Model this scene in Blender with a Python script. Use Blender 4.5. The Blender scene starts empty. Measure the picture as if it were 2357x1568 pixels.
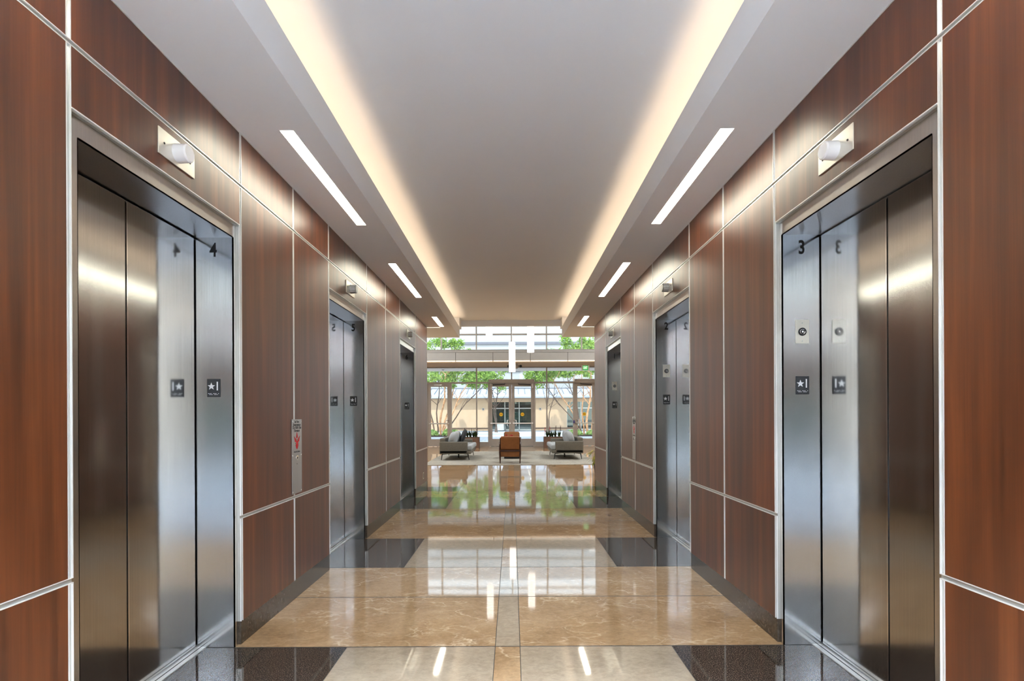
import bpy, bmesh, math, random
from mathutils import Vector, Matrix
random.seed(7)
PI = math.pi
scene = bpy.context.scene
COL = scene.collection

# ------------------------------------------------------------------ camera
cd = bpy.data.cameras.new('camera'); cam = bpy.data.objects.new('camera', cd); COL.objects.link(cam)
cam.location = (0.024, 0.0, 1.365)
cam.rotation_euler = (PI/2, math.radians(0.27), 0)
cd.sensor_width = 36.0; cd.sensor_fit = 'HORIZONTAL'
cd.lens = 36.0*1174/2357
cd.shift_y = 173.0/2357; cd.shift_x = -0.0003
cd.clip_start = 0.05; cd.clip_end = 300
scene.camera = cam

# ------------------------------------------------------------------ view, world, sun
scene.view_settings.view_transform = 'Standard'
scene.view_settings.look = 'None'
scene.view_settings.gamma = 1.0
scene.view_settings.use_curve_mapping = False
scene.view_settings.exposure = 1.02
scene.cycles.use_denoising = True
scene.cycles.max_bounces = 10
scene.cycles.diffuse_bounces = 5
scene.cycles.glossy_bounces = 6
scene.cycles.transparent_max_bounces = 24
scene.cycles.sample_clamp_indirect = 10.0
scene.cycles.caustics_reflective = False
scene.cycles.caustics_refractive = False

world = bpy.data.worlds.new('world'); scene.world = world; world.use_nodes = True
wn = world.node_tree.nodes; wl = world.node_tree.links; wn.clear()
wo = wn.new('ShaderNodeOutputWorld'); wb = wn.new('ShaderNodeBackground')
tcw = wn.new('ShaderNodeTexCoord'); sep = wn.new('ShaderNodeSeparateXYZ'); rampw = wn.new('ShaderNodeValToRGB')
rampw.color_ramp.elements[0].position = 0.0; rampw.color_ramp.elements[0].color = (1.0, 1.0, 1.0, 1)
rampw.color_ramp.elements[1].position = 0.7; rampw.color_ramp.elements[1].color = (0.55, 0.72, 1.0, 1)
wl.new(tcw.outputs['Generated'], sep.inputs[0]); wl.new(sep.outputs[2], rampw.inputs[0])
wl.new(rampw.outputs[0], wb.inputs[0]); wb.inputs[1].default_value = 1.8
wl.new(wb.outputs[0], wo.inputs[0])
SUN_STRENGTH = 1.8
sl = bpy.data.lights.new('sun', 'SUN'); sl.energy = SUN_STRENGTH; sl.angle = math.radians(1.0); sl.color = (1.0, 0.95, 0.87)
sun = bpy.data.objects.new('sun', sl); COL.objects.link(sun); sun.location = (4, 10, 20)
sun.rotation_euler = Vector((0.45, 1.0, -1.5)).to_track_quat('-Z', 'Y').to_euler()

LINEAR_E = 16.0      # recessed linear fixtures
COVE_E = 5.2        # warm strips hidden in the coves
PEND_E = 1.5

# ------------------------------------------------------------------ materials
def new_mat(name):
    m = bpy.data.materials.new(name); m.use_nodes = True
    nt = m.node_tree; p = nt.nodes['Principled BSDF']
    return m, nt, p
def N(nt, t, **kw):
    n = nt.nodes.new('ShaderNode'+t)
    for k, v in kw.items(): setattr(n, k, v)
    return n
def srgb(r, g, b):
    f = lambda c: (c/255/12.92) if c/255 <= 0.04045 else ((c/255+0.055)/1.055)**2.4
    return (f(r), f(g), f(b), 1)
def coords(nt, scale=(1, 1, 1), kind='Object', rot=(0, 0, 0)):
    tc = N(nt, 'TexCoord'); mp = N(nt, 'Mapping'); mp.inputs['Scale'].default_value = scale; mp.inputs['Rotation'].default_value = rot
    nt.links.new(tc.outputs[kind], mp.inputs[0]); return mp.outputs[0]
def noise(nt, vec, scale, detail=4, rough=0.55, dist=0):
    n = N(nt, 'TexNoise'); n.inputs['Scale'].default_value = scale; n.inputs['Detail'].default_value = detail
    n.inputs['Roughness'].default_value = rough; n.inputs['Distortion'].default_value = dist
    nt.links.new(vec, n.inputs['Vector']); return n.outputs[0]
def ramp(nt, fac, stops):
    r = N(nt, 'ValToRGB'); e = r.color_ramp.elements
    while len(e) < len(stops): e.new(0.5)
    for i, (p, c) in enumerate(stops): e[i].position = p; e[i].color = c
    nt.links.new(fac, r.inputs[0]); return r.outputs[0]
def bump(nt, p, h, strength, dist=0.01):
    b = N(nt, 'Bump'); b.inputs['Strength'].default_value = strength; b.inputs['Distance'].default_value = dist
    nt.links.new(h, b.inputs['Height']); nt.links.new(b.outputs[0], p.inputs['Normal'])
def mixc(nt, fac, a, b, mode='MIX'):
    m = N(nt, 'Mix', data_type='RGBA', blend_type=mode)
    L = nt.links
    if isinstance(fac, (int, float)): m.inputs[0].default_value = fac
    else: L.new(fac, m.inputs[0])
    for s, v in ((6, a), (7, b)):
        if isinstance(v, tuple): m.inputs[s].default_value = v
        else: L.new(v, m.inputs[s])
    return m.outputs[2]
def plain(name, col, rough=0.5, metal=0.0, var=0.06, scale=6.0, spec=0.5, coat=0.0):
    m, nt, p = new_mat(name)
    n = noise(nt, coords(nt), scale, 3)
    lo = tuple(c*(1-var) for c in col[:3])+(1,); hi = tuple(min(1, c*(1+var)) for c in col[:3])+(1,)
    nt.links.new(ramp(nt, n, [(0.35, lo), (0.65, hi)]), p.inputs['Base Color'])
    p.inputs['Roughness'].default_value = rough; p.inputs['Metallic'].default_value = metal
    p.inputs['Specular IOR Level'].default_value = spec
    p.inputs['Coat Weight'].default_value = coat
    return m
def emit(name, col, strength, base=(0.8, 0.8, 0.8, 1)):
    m, nt, p = new_mat(name)
    p.inputs['Base Color'].default_value = base
    p.inputs['Emission Color'].default_value = col; p.inputs['Emission Strength'].default_value = strength
    p.inputs['Roughness'].default_value = 0.4
    return m
def horiz_tangent(nt, p):
    v = N(nt, 'CombineXYZ'); v.inputs[0].default_value = 0.7071; v.inputs[1].default_value = 0.7071
    nt.links.new(v.outputs[0], p.inputs['Tangent'])

def vert_tangent(nt, p):
    v = N(nt, 'CombineXYZ'); v.inputs[0].default_value = 0.02; v.inputs[1].default_value = 0.03; v.inputs[2].default_value = 1.0
    nt.links.new(v.outputs[0], p.inputs['Tangent'])
def mat_wood(name='veneer'):
    m, nt, p = new_mat(name)
    tc = N(nt, 'TexCoord'); oi = N(nt, 'ObjectInfo')
    add = N(nt, 'VectorMath', operation='ADD'); mul = N(nt, 'Math', operation='MULTIPLY'); mul.inputs[1].default_value = 37.0
    nt.links.new(oi.outputs['Random'], mul.inputs[0])
    nt.links.new(tc.outputs['Object'], add.inputs[0]); nt.links.new(mul.outputs[0], add.inputs[1])
    mp = N(nt, 'Mapping'); mp.inputs['Scale'].default_value = (14, 14, 0.45); nt.links.new(add.outputs[0], mp.inputs[0])
    mp2 = N(nt, 'Mapping'); mp2.inputs['Scale'].default_value = (160, 160, 2.2); nt.links.new(add.outputs[0], mp2.inputs[0])
    mp3 = N(nt, 'Mapping'); mp3.inputs['Scale'].default_value = (3.2, 3.2, 0.8); nt.links.new(add.outputs[0], mp3.inputs[0])
    a = noise(nt, mp.outputs[0], 1.0, 5, 0.6, 0.3); b = noise(nt, mp2.outputs[0], 1.0, 3, 0.6); c = noise(nt, mp3.outputs[0], 1.0, 2)
    ca = ramp(nt, a, [(0.3, srgb(68, 35, 17)), (0.55, srgb(97, 51, 25)), (0.75, srgb(122, 68, 34))])
    cb = ramp(nt, b, [(0.3, (0.86, 0.85, 0.84, 1)), (0.7, (1.08, 1.08, 1.08, 1))])
    cc = ramp(nt, c, [(0.3, (0.80, 0.76, 0.74, 1)), (0.7, (1.15, 1.12, 1.08, 1))])
    col = mixc(nt, 1.0, mixc(nt, 1.0, ca, cb, 'MULTIPLY'), cc, 'MULTIPLY')
    nt.links.new(col, p.inputs['Base Color'])
    p.inputs['Roughness'].default_value = 0.36
    p.inputs['Anisotropic'].default_value = 0.35; vert_tangent(nt, p)
    p.inputs['IOR'].default_value = 1.75
    bump(nt, p, b, 0.06, 0.002)
    return m
def mat_steel(name='brushed_steel', base=(0.52, 0.525, 0.53, 1), rough=0.115, wav=0.10):
    m, nt, p = new_mat(name)
    fine = noise(nt, coords(nt, (220, 220, 1.5)), 1.0, 3, 0.6)
    big = noise(nt, coords(nt, (1.0, 1.0, 1.4)), 1.6, 1, 0.4)
    nt.links.new(ramp(nt, fine, [(0.3, tuple(c*0.92 for c in base[:3])+(1,)), (0.7, tuple(min(1, c*1.06) for c in base[:3])+(1,))]), p.inputs['Base Color'])
    p.inputs['Metallic'].default_value = 1.0; p.inputs['Roughness'].default_value = rough
    p.inputs['Anisotropic'].default_value = 0.75; vert_tangent(nt, p)
    b1 = N(nt, 'Bump'); b1.inputs['Strength'].default_value = wav; b1.inputs['Distance'].default_value = 0.02
    nt.links.new(big, b1.inputs['Height'])
    nt.links.new(b1.outputs[0], p.inputs['Normal'])
    return m
def mat_marble(name, dark, mid, light, vein, sc=1.0, veinw=0.03):
    m, nt, p = new_mat(name)
    v = coords(nt, (1, 1.3, 1))
    a = noise(nt, v, 2.2*sc, 8, 0.68, 0.6)
    col = ramp(nt, a, [(0.3, dark), (0.5, mid), (0.7, light)])
    g = noise(nt, coords(nt, (1, 1.5, 1)), 26*sc, 6, 0.75, 0.5)
    col = mixc(nt, 0.5, col, ramp(nt, g, [(0.3, tuple(c*0.62 for c in mid[:3])+(1,)), (0.7, tuple(min(1, c*1.35) for c in mid[:3])+(1,))]))
    # veins: two scales of distorted crack lines, broken up by noise
    tc = coords(nt, (1.0, 1.6, 1), rot=(0, 0, 0.5))
    nv = N(nt, 'TexNoise'); nv.inputs['Scale'].default_value = 3.0*sc; nv.inputs['Detail'].default_value = 6; nt.links.new(tc, nv.inputs['Vector'])
    av = mixc(nt, 0.5, tc, nv.outputs['Color'])
    def crack(scale, width):
        vo = N(nt, 'TexVoronoi', feature='DISTANCE_TO_EDGE'); vo.inputs['Scale'].default_value = scale*sc; nt.links.new(av, vo.inputs['Vector'])
        return ramp(nt, vo.outputs['Distance'], [(0.0, (1, 1, 1, 1)), (width, (0, 0, 0, 1))])
    v1 = crack(2.2, veinw*0.8); v2 = crack(9.0, veinw*2.0)
    msk = ramp(nt, noise(nt, coords(nt), 3.0, 4, 0.7), [(0.45, (0, 0, 0, 1)), (0.62, (1, 1, 1, 1))])
    vf = mixc(nt, 1.0, v1, mixc(nt, 1.0, v2, msk, 'MULTIPLY'), 'ADD')
    vf = mixc(nt, 1.0, vf, ramp(nt, noise(nt, coords(nt), 7.0, 3, 0.6), [(0.35, (0.1, 0.1, 0.1, 1)), (0.6, (1, 1, 1, 1))]), 'MULTIPLY')
    fm = N(nt, 'Math', operation='MULTIPLY'); fm.inputs[1].default_value = 0.6; nt.links.new(vf, fm.inputs[0])
    col = mixc(nt, fm.outputs[0], col, vein)
    nt.links.new(col, p.inputs['Base Color'])
    p.inputs['Roughness'].default_value = 0.045; p.inputs['IOR'].default_value = 1.9
    lowb = noise(nt, coords(nt), 1.2, 1)
    bump(nt, p, lowb, 0.03, 0.02)
    return m
def mat_granite(name):
    m, nt, p = new_mat(name)
    a = noise(nt, coords(nt), 190, 3, 0.7)
    nt.links.new(ramp(nt, a, [(0.40, srgb(20, 18, 18)), (0.54, srgb(54, 46, 41)), (0.66, srgb(140, 120, 104))]), p.inputs['Base Color'])
    p.inputs['Roughness'].default_value = 0.06; p.inputs['IOR'].default_value = 1.7
    return m
def mat_glass(name, tint=(0.93, 0.97, 0.95, 1), refl=1.45):
    m = bpy.data.materials.new(name); m.use_nodes = True; nt = m.node_tree; nt.nodes.clear()
    o = N(nt, 'OutputMaterial'); mx = N(nt, 'MixShader'); t = N(nt, 'BsdfTransparent'); g = N(nt, 'BsdfGlossy'); f = N(nt, 'Fresnel')
    f.inputs[0].default_value = refl; t.inputs[0].default_value = tint; g.inputs['Roughness'].default_value = 0.0
    nt.links.new(f.outputs[0], mx.inputs[0]); nt.links.new(t.outputs[0], mx.inputs[1]); nt.links.new(g.outputs[0], mx.inputs[2])
    nt.links.new(mx.outputs[0], o.inputs[0]); return m
def mat_fabric(name, lo, hi, sc=240):
    m, nt, p = new_mat(name)
    a = noise(nt, coords(nt, (1, 1, 1)), sc, 2, 0.7); b = noise(nt, coords(nt, (6, 6, 1.2)), 26, 3, 0.7)
    nt.links.new(mixc(nt, 0.5, ramp(nt, a, [(0.35, lo), (0.65, hi)]), ramp(nt, b, [(0.35, lo), (0.65, hi)])), p.inputs['Base Color'])
    p.inputs['Roughness'].default_value = 0.9; p.inputs['Specular IOR Level'].default_value = 0.2
    bump(nt, p, a, 0.3, 0.003); return m
def mat_rug(name):
    m, nt, p = new_mat(name)
    a = noise(nt, coords(nt), 1.6, 5, 0.7); b = noise(nt, coords(nt, (1, 1.2, 1)), 7, 3, 0.8); c = noise(nt, coords(nt), 160, 2)
    base = ramp(nt, a, [(0.3, srgb(128, 126, 116)), (0.55, srgb(154, 153, 144)), (0.75, srgb(138, 139, 136))])
    spots = ramp(nt, b, [(0.60, (0, 0, 0, 1)), (0.66, (1, 1, 1, 1))])
    col = mixc(nt, spots, base, srgb(62, 62, 62))
    col = mixc(nt, 0.25, col, ramp(nt, c, [(0.3, srgb(110, 110, 104)), (0.7, srgb(205, 204, 198))]))
    nt.links.new(col, p.inputs['Base Color']); p.inputs['Roughness'].default_value = 0.95; p.inputs['Specular IOR Level'].default_value = 0.1
    bump(nt, p, c, 0.5, 0.004); return m
def mat_leaf(name, lo, hi):
    m, nt, p = new_mat(name)
    n = noise(nt, coords(nt), 5.0, 3)
    nt.links.new(ramp(nt, n, [(0.35, lo), (0.65, hi)]), p.inputs['Base Color'])
    p.inputs['Roughness'].default_value = 0.55
    t = N(nt, 'BsdfTranslucent'); nt.links.new(ramp(nt, n, [(0.35, lo), (0.65, hi)]), t.inputs[0])
    mx = N(nt, 'MixShader'); mx.inputs[0].default_value = 0.35
    out = nt.nodes['Material Output']
    nt.links.new(p.outputs[0], mx.inputs[1]); nt.links.new(t.outputs[0], mx.inputs[2]); nt.links.new(mx.outputs[0], out.inputs[0])
    return m
def mat_star_plate():
    m, nt, p = new_mat('sign_black')
    a = noise(nt, coords(nt), 700, 2, 0.7)
    nt.links.new(ramp(nt, a, [(0.45, srgb(12, 13, 16)), (0.6, srgb(60, 63, 68))]), p.inputs['Base Color'])
    p.inputs['Roughness'].default_value = 0.45; bump(nt, p, a, 0.5, 0.001); return m

M = dict(
    wood=mat_wood(), steel=mat_steel(), frame_steel=mat_steel('frame_steel', (0.66, 0.63, 0.60, 1), 0.24, 0.05),
    dark_steel=mat_steel('header_steel', (0.42, 0.41, 0.41, 1), 0.3, 0.05),
    alu=plain('satin_aluminium', (0.92, 0.92, 0.91, 1), 0.30, 0.45, 0.03),
    alu_dark=plain('channel_aluminium', (0.52, 0.53, 0.51, 1), 0.35, 0.7, 0.04),
    white=plain('ceiling_paint', (0.86, 0.88, 0.905, 1), 0.8, 0, 0.01, 0.7, 0.25),
    wallpaint=plain('wall_paint', srgb(196, 184, 166), 0.8, 0, 0.02, 0.8, 0.3),
    marble_brown=mat_marble('brown_marble', srgb(128, 99, 70), srgb(170, 138, 102), srgb(196, 166, 130), srgb(222, 198, 166)),
    marble_light=mat_marble('beige_marble', srgb(142, 125, 104), srgb(166, 149, 127), srgb(184, 168, 147), srgb(176, 152, 132), 0.8, 0.012),
    granite=mat_granite('dark_granite'), granite_base=plain('base_granite', srgb(66, 56, 46), 0.22, 0, 0.35, 60), slate=plain('grey_slate', srgb(128, 132, 136), 0.12, 0, 0.08, 1.5), joint=plain('joint_grout', (0.03, 0.028, 0.025, 1), 0.6),
    black=plain('black', (0.008, 0.008, 0.009, 1), 0.5), rubber=plain('black_rubber', (0.012, 0.012, 0.014, 1), 0.7),
    glass=mat_glass('window_glass'), dark_glass=mat_glass('tinted_glass', (0.32, 0.38, 0.37, 1)), shop_glass=mat_glass('shop_glass', (0.55, 0.72, 0.68, 1), 1.9),
    anod=plain('anodised_mullion', srgb(160, 154, 147), 0.42, 0.15, 0.03), fascia=plain('fascia_panel', srgb(156, 157, 155), 0.55, 0.0, 0.02),
    soffit=plain('soffit_paint', srgb(196, 176, 150), 0.75, 0, 0.02),
    linear=emit('linear_diffuser', (1.0, 0.95, 0.76, 1), LINEAR_E), cove=emit('cove_strip', (1.0, 0.71, 0.45, 1), COVE_E),
    fill_warm=emit('fill_light_warm', (1.0, 0.99, 0.98, 1), 85.0), fill_cool=emit('fill_light_cool', (0.72, 0.84, 1.0, 1), 640.0),  # for the added lobby fill lights; the cool one turns the ceiling bluish
    cross=emit('cross_diffuser', (1.0, 0.93, 0.8, 1), 1.6),
    pendant=emit('pendant_glass', (1.0, 0.96, 0.9, 1), PEND_E), fascia_led=emit('fascia_strip', (1.0, 0.9, 0.75, 1), 2.5),
    lens=plain('lantern_lens', (0.92, 0.92, 0.94, 1), 0.25, 0, 0.02), lens_grey=plain('lantern_lens_grey', (0.30, 0.30, 0.29, 1), 0.25, 0, 0.1, 60),
    plate=plain('satin_plate', (0.72, 0.69, 0.62, 1), 0.35, 0.7, 0.04), sign=mat_star_plate(), silver=plain('silver_relief', (0.8, 0.81, 0.84, 1), 0.35, 0.6),
    red=plain('sign_red', (0.62, 0.02, 0.03, 1), 0.5), green=emit('exit_green', (0.02, 0.42, 0.08, 1), 0.35, (0.05, 0.4, 0.1, 1)),
    green_l=emit('exit_letters', (0.75, 1.0, 0.7, 1), 0.8),
    fabric=mat_fabric('grey_tweed', srgb(84, 82, 76), srgb(122, 120, 112)), fabric_l=mat_fabric('pale_cushion', srgb(138, 144, 148), srgb(170, 178, 184)),
    charcoal=mat_fabric('charcoal_fabric', srgb(40, 42, 46), srgb(70, 74, 78)),
    leather=plain('tan_leather', srgb(136, 88, 46), 0.42, 0, 0.1, 9), walnut=plain('dark_walnut', srgb(62, 34, 26), 0.4, 0, 0.25, 14),
    rug=mat_rug('rug_pile'), planter=plain('planter_brown', srgb(96, 72, 58), 0.6, 0, 0.1), soil=plain('soil', (0.03, 0.02, 0.015, 1), 0.9, 0, 0.4, 30),
    strap=mat_leaf('strap_leaf', srgb(28, 42, 24), srgb(70, 92, 42)), croton=mat_leaf('variegated_leaf', srgb(70, 100, 30), srgb(200, 190, 90)),
    bract=plain('red_bract', srgb(170, 30, 40), 0.5), bract_d=plain('dark_bract', srgb(60, 18, 30), 0.5),
    leaf=mat_leaf('tree_leaf', srgb(70, 118, 34), srgb(176, 204, 92)), leaf2=mat_leaf('shrub_leaf', srgb(90, 130, 60), srgb(180, 200, 120)),
    bark=plain('smooth_bark', srgb(190, 142, 104), 0.8, 0, 0.35, 5), bark_d=plain('dark_bark', srgb(92, 74, 64), 0.8, 0, 0.3, 5),
    stucco=plain('stucco', srgb(208, 178, 150), 0.9, 0, 0.03, 2, 0.2), stucco_l=plain('pale_stucco', srgb(178, 179, 182), 0.9, 0, 0.02, 2, 0.2),
    metal_roof=plain('pale_metal_roof', srgb(180, 184, 194), 0.5, 0.2, 0.03), seam=plain('roof_seam', srgb(112, 112, 122), 0.6),
    concrete=plain('concrete', srgb(190, 188, 184), 0.85, 0, 0.05, 2), paver=plain('paver', srgb(140, 142, 146), 0.85, 0, 0.35, 9),
    canopy=plain('canopy_soffit', srgb(244, 226, 216), 0.8, 0, 0.02), yellow=plain('sticker_yellow', srgb(222, 186, 20), 0.5, 0, 0.05), orange=plain('sticker_band', srgb(190, 130, 10), 0.5),
    chrome=plain('chrome', (0.85, 0.85, 0.86, 1), 0.12, 1.0, 0.02), blue=plain('blue_panel', srgb(52, 50, 130), 0.5),
    interior=plain('shop_interior', srgb(62, 84, 84), 0.8, 0, 0.4, 2), white_pl=plain('white_plastic', (0.8, 0.8, 0.8, 1), 0.4),
    ink=plain('sign_ink', (0.03, 0.03, 0.035, 1), 0.6), grille=plain('pale_window', srgb(150, 154, 160), 0.4),
)

# ------------------------------------------------------------------ mesh helpers
class MB:
    def __init__(s): s.bm = bmesh.new(); s.mi = 0
    def _verts(s, vs, fs):
        v = [s.bm.verts.new(p) for p in vs]
        out = []
        for f in fs:
            try:
                face = s.bm.faces.new([v[i] for i in f]); face.material_index = s.mi; out.append(face)
            except ValueError: pass
        return v, out
    def box(s, x0, x1, y0, y1, z0, z1, r=0, seg=2):
        if x0 > x1: x0, x1 = x1, x0
        if y0 > y1: y0, y1 = y1, y0
        if z0 > z1: z0, z1 = z1, z0
        v, f = s._verts([(x0,y0,z0),(x1,y0,z0),(x1,y1,z0),(x0,y1,z0),(x0,y0,z1),(x1,y0,z1),(x1,y1,z1),(x0,y1,z1)],
                 [(0,3,2,1),(4,5,6,7),(0,1,5,4),(1,2,6,5),(2,3,7,6),(3,0,4,7)])
        if r > 0:
            es = list({e for fc in f for e in fc.edges})
            bmesh.ops.bevel(s.bm, geom=es, offset=r, segments=seg, affect='EDGES', profile=0.5)
        return s
    def quad(s, a, b, c, d): s._verts([a, b, c, d], [(0, 1, 2, 3)]); return s
    def cyl(s, p0, p1, r0, r1=None, n=16, cap=True):
        if r1 is None: r1 = r0
        p0 = Vector(p0); p1 = Vector(p1); d = (p1-p0).normalized()
        a = d.orthogonal().normalized(); b = d.cross(a)
        vs = []
        for p, r in ((p0, r0), (p1, r1)):
            for i in range(n):
                t = 2*PI*i/n; vs.append(p+a*math.cos(t)*r+b*math.sin(t)*r)
        fs = [(i, (i+1) % n, n+(i+1) % n, n+i) for i in range(n)]
        if cap: fs += [tuple(range(n-1, -1, -1)), tuple(range(n, 2*n))]
        s._verts(vs, fs); return s
    def tube(s, pts, rads, n=8):
        pts = [Vector(p) for p in pts]
        if isinstance(rads, (int, float)): rads = [rads]*len(pts)
        vs = []; a = None
        for i, p in enumerate(pts):
            d = (pts[min(i+1, len(pts)-1)]-pts[max(i-1, 0)]).normalized()
            a = d.orthogonal().normalized() if a is None else (a-d*a.dot(d)).normalized()
            b = d.cross(a)
            for k in range(n):
                t = 2*PI*k/n; vs.append(p+a*math.cos(t)*rads[i]+b*math.sin(t)*rads[i])
        fs = []
        for i in range(len(pts)-1):
            for k in range(n): fs.append((i*n+k, i*n+(k+1) % n, (i+1)*n+(k+1) % n, (i+1)*n+k))
        fs += [tuple(range(n-1, -1, -1)), tuple(range((len(pts)-1)*n, len(pts)*n))]
        s._verts(vs, fs); return s
    def prism(s, poly, fn, t0, t1):
        n = len(poly)
        vs = [fn(u, v, t0) for u, v in poly]+[fn(u, v, t1) for u, v in poly]
        fs = [tuple(range(n-1, -1, -1)), tuple(range(n, 2*n))]+[(i, (i+1) % n, n+(i+1) % n, n+i) for i in range(n)]
        s._verts(vs, fs); return s
    def pillow(s, c, size, rot=None, e=0.45, nu=20, nv=14, sag=0.0):
        rot = rot or Matrix.Identity(3); c = Vector(c); vs = []; fs = []
        sg = lambda w, m: math.copysign(abs(w)**m, w)
        for j in range(nv+1):
            ph = -PI/2+PI*j/nv
            for i in range(nu):
                th = 2*PI*i/nu
                x = sg(math.cos(ph), e*1.3)*sg(math.cos(th), e); y = sg(math.cos(ph), e*1.3)*sg(math.sin(th), e); z = sg(math.sin(ph), 0.9)
                vs.append(c+rot @ Vector((x*size[0]/2, y*size[1]/2, z*size[2]/2)))
        for j in range(nv):
            for i in range(nu): fs.append((j*nu+i, j*nu+(i+1) % nu, (j+1)*nu+(i+1) % nu, (j+1)*nu+i))
        s._verts(vs, fs); return s
    def obj(s, name, mat, parent=None, smooth=False, **props):
        if parent is not None:
            bmesh.ops.translate(s.bm, verts=s.bm.verts, vec=-wloc(parent))
        bmesh.ops.remove_doubles(s.bm, verts=s.bm.verts, dist=1e-6)
        bmesh.ops.recalc_face_normals(s.bm, faces=s.bm.faces)
        me = bpy.data.meshes.new(name); s.bm.to_mesh(me); s.bm.free()
        for m in (mat if isinstance(mat, (list, tuple)) else [mat]): me.materials.append(m)
        if smooth:
            for p in me.polygons: p.use_smooth = True
            try: me.set_sharp_from_angle(angle=math.radians(40))
            except Exception: pass
        o = bpy.data.objects.new(name, me); COL.objects.link(o)
        if parent is not None: o.parent = parent
        for k, v in props.items(): o[k] = v
        return o
def wloc(o):
    v = Vector(o.location)
    return v+wloc(o.parent) if o.parent else v
def recentre(o):
    """put the origin of a top-level mesh at its base centre"""
    me = o.data; xs = [v.co for v in me.vertices]
    c = Vector(((min(v.x for v in xs)+max(v.x for v in xs))/2, (min(v.y for v in xs)+max(v.y for v in xs))/2, min(v.z for v in xs)))
    me.transform(Matrix.Translation(-c)); o.location = c; return o
def thing(name, loc, label, cat, group=None):
    o = bpy.data.objects.new(name, None); COL.objects.link(o); o.location = loc; o.empty_display_size = 0.1
    o['label'] = label; o['category'] = cat
    if group: o['group'] = group
    return o
def tag(o, label, cat, group=None, kind=None):
    o['label'] = label; o['category'] = cat
    if group: o['group'] = group
    if kind: o['kind'] = kind
    return o
def struct_root(name):
    o = bpy.data.objects.new(name, None); COL.objects.link(o); o['kind'] = 'structure'; o.empty_display_size = 0.1; return o
def struct(o): o['kind'] = 'structure'; return o
def text_mesh(name, txt, size, mat, parent, loc, ux, uy, extrude=0.001, bold=0.0, xscale=1.0, align='CENTER', **props):
    """text laid out along unit vectors ux (reading) and uy (up), centred on loc (world)"""
    cu = bpy.data.curves.new(name, 'FONT'); cu.body = txt; cu.size = size; cu.extrude = extrude/2; cu.offset = bold
    cu.align_x = align; cu.align_y = 'CENTER'; cu.resolution_u = 4
    t = bpy.data.objects.new(name+'_src', cu); COL.objects.link(t)
    dg = bpy.context.evaluated_depsgraph_get(); me = bpy.data.meshes.new_from_object(t.evaluated_get(dg))
    bpy.data.objects.remove(t); bpy.data.curves.remove(cu)
    ux = Vector(ux); uy = Vector(uy); nz = ux.cross(uy); loc = Vector(loc)
    base = wloc(parent) if parent else Vector((0, 0, 0))
    for v in me.vertices:
        v.co = loc+ux*v.co.x*xscale+uy*v.co.y+nz*v.co.z-base
    me.materials.clear(); me.materials.append(mat); me.name = name
    o = bpy.data.objects.new(name, me); COL.objects.link(o)
    if parent: o.parent = parent
    for k, v in props.items(): o[k] = v
    return o

# ------------------------------------------------------------------ dimensions
PF, FR, BB, DR = 1.602, 1.622, 1.616, 1.85       # panel face, frame face, baseboard face, door face (distance from centre)
BAYS = [(1.875, 3.061), (4.530, 5.718), (7.395, 8.589)]
Y0, Y1 = 0.72, 9.76                               # corridor walls
CZ, LIPZ, UZ = 3.069, 3.295, 3.50                 # soffit, top of lip, raised ceiling
LX = 1.113
HX = 7.5                                          # lobby half width
GY, RGY = 22.7, -12.3                             # front glass, rear glass
LOBZ = 6.6
SEAM_L, SEAM_U = 0.765, 2.753
OPEN = [(a+0.062, b-0.042) for a, b in BAYS]
OZ = 2.428; FZ = 2.504

# ------------------------------------------------------------------ floor
fl = MB()
xs = [-HX-0.3, -4.2, -2.55, -0.962, -0.958, -0.0850, -0.0810, 0.0610, 0.0650, 0.958, 0.962, 2.55, 4.2, HX+0.3]
rows = []   # (y0, y1, kind)
edges = [(-12.4, 'lob'), (0.36, 'brown'), (OPEN[0][0], 'dark'), (3.022, 'brown'), (OPEN[1][0]+0.01, 'dark'), (5.685, 'brown'), (7.50, 'dark'), (8.56, 'brown2'), (9.27, 'dark2'), (9.83, 'lob')]
mids = [-10, -8, -6, -4, -2, 1.1, 3.85, 6.60, 11.3, 12.9, 14.5, 16.1, 17.7, 19.3, 20.9]
ys = sorted([e[0] for e in edges]+mids)+[22.9]
def kind_at(y):
    k = None
    for e, kk in edges:
        if y >= e-1e-6: k = kk
    return k
MI = {'brown': 0, 'light': 1, 'dark': 2, 'joint': 3, 'slate': 4}
def fquad(xa, xb, ya, yb, m):
    fl.mi = MI[m]; fl.quad((xa, ya, 0), (xb, ya, 0), (xb, yb, 0), (xa, yb, 0))
JW = 0.009
for i, ya in enumerate(ys[:-1]):
    yb = ys[i+1]; k = kind_at(ya)
    fquad(xs[0], xs[-1], yb-JW, yb, 'joint')
    for j in range(len(xs)-1):
        xa, xb = xs[j], xs[j+1]; c = (xa+xb)/2; w = xb-xa
        if w < 0.0045:
            inner = abs(c) < 0.5
            if inner or k not in ('brown',): fquad(xa, xb, ya, yb-JW, 'joint')
            else: fquad(xa, xb, ya, yb-JW, 'brown')
            continue
        strip = -0.081 <= c <= 0.061
        inside = abs(c) < 0.96
        if k == 'brown': m = 'light' if strip else 'brown'
        elif k in ('dark', 'dark2'): m = ('brown' if strip else 'light') if inside else 'dark'
        elif k == 'brown2': m = ('brown' if strip else 'light') if inside else 'brown'
        elif ya < 0: m = 'slate'
        else: m = ('brown' if strip else 'light') if inside else 'brown'
        fquad(xa, xb, ya, yb-JW, m)
bmesh.ops.remove_doubles(fl.bm, verts=fl.bm.verts, dist=1e-5)
floor = struct(fl.obj('floor', [M['marble_brown'], M['marble_light'], M['granite'], M['joint'], M['slate']]))

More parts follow.
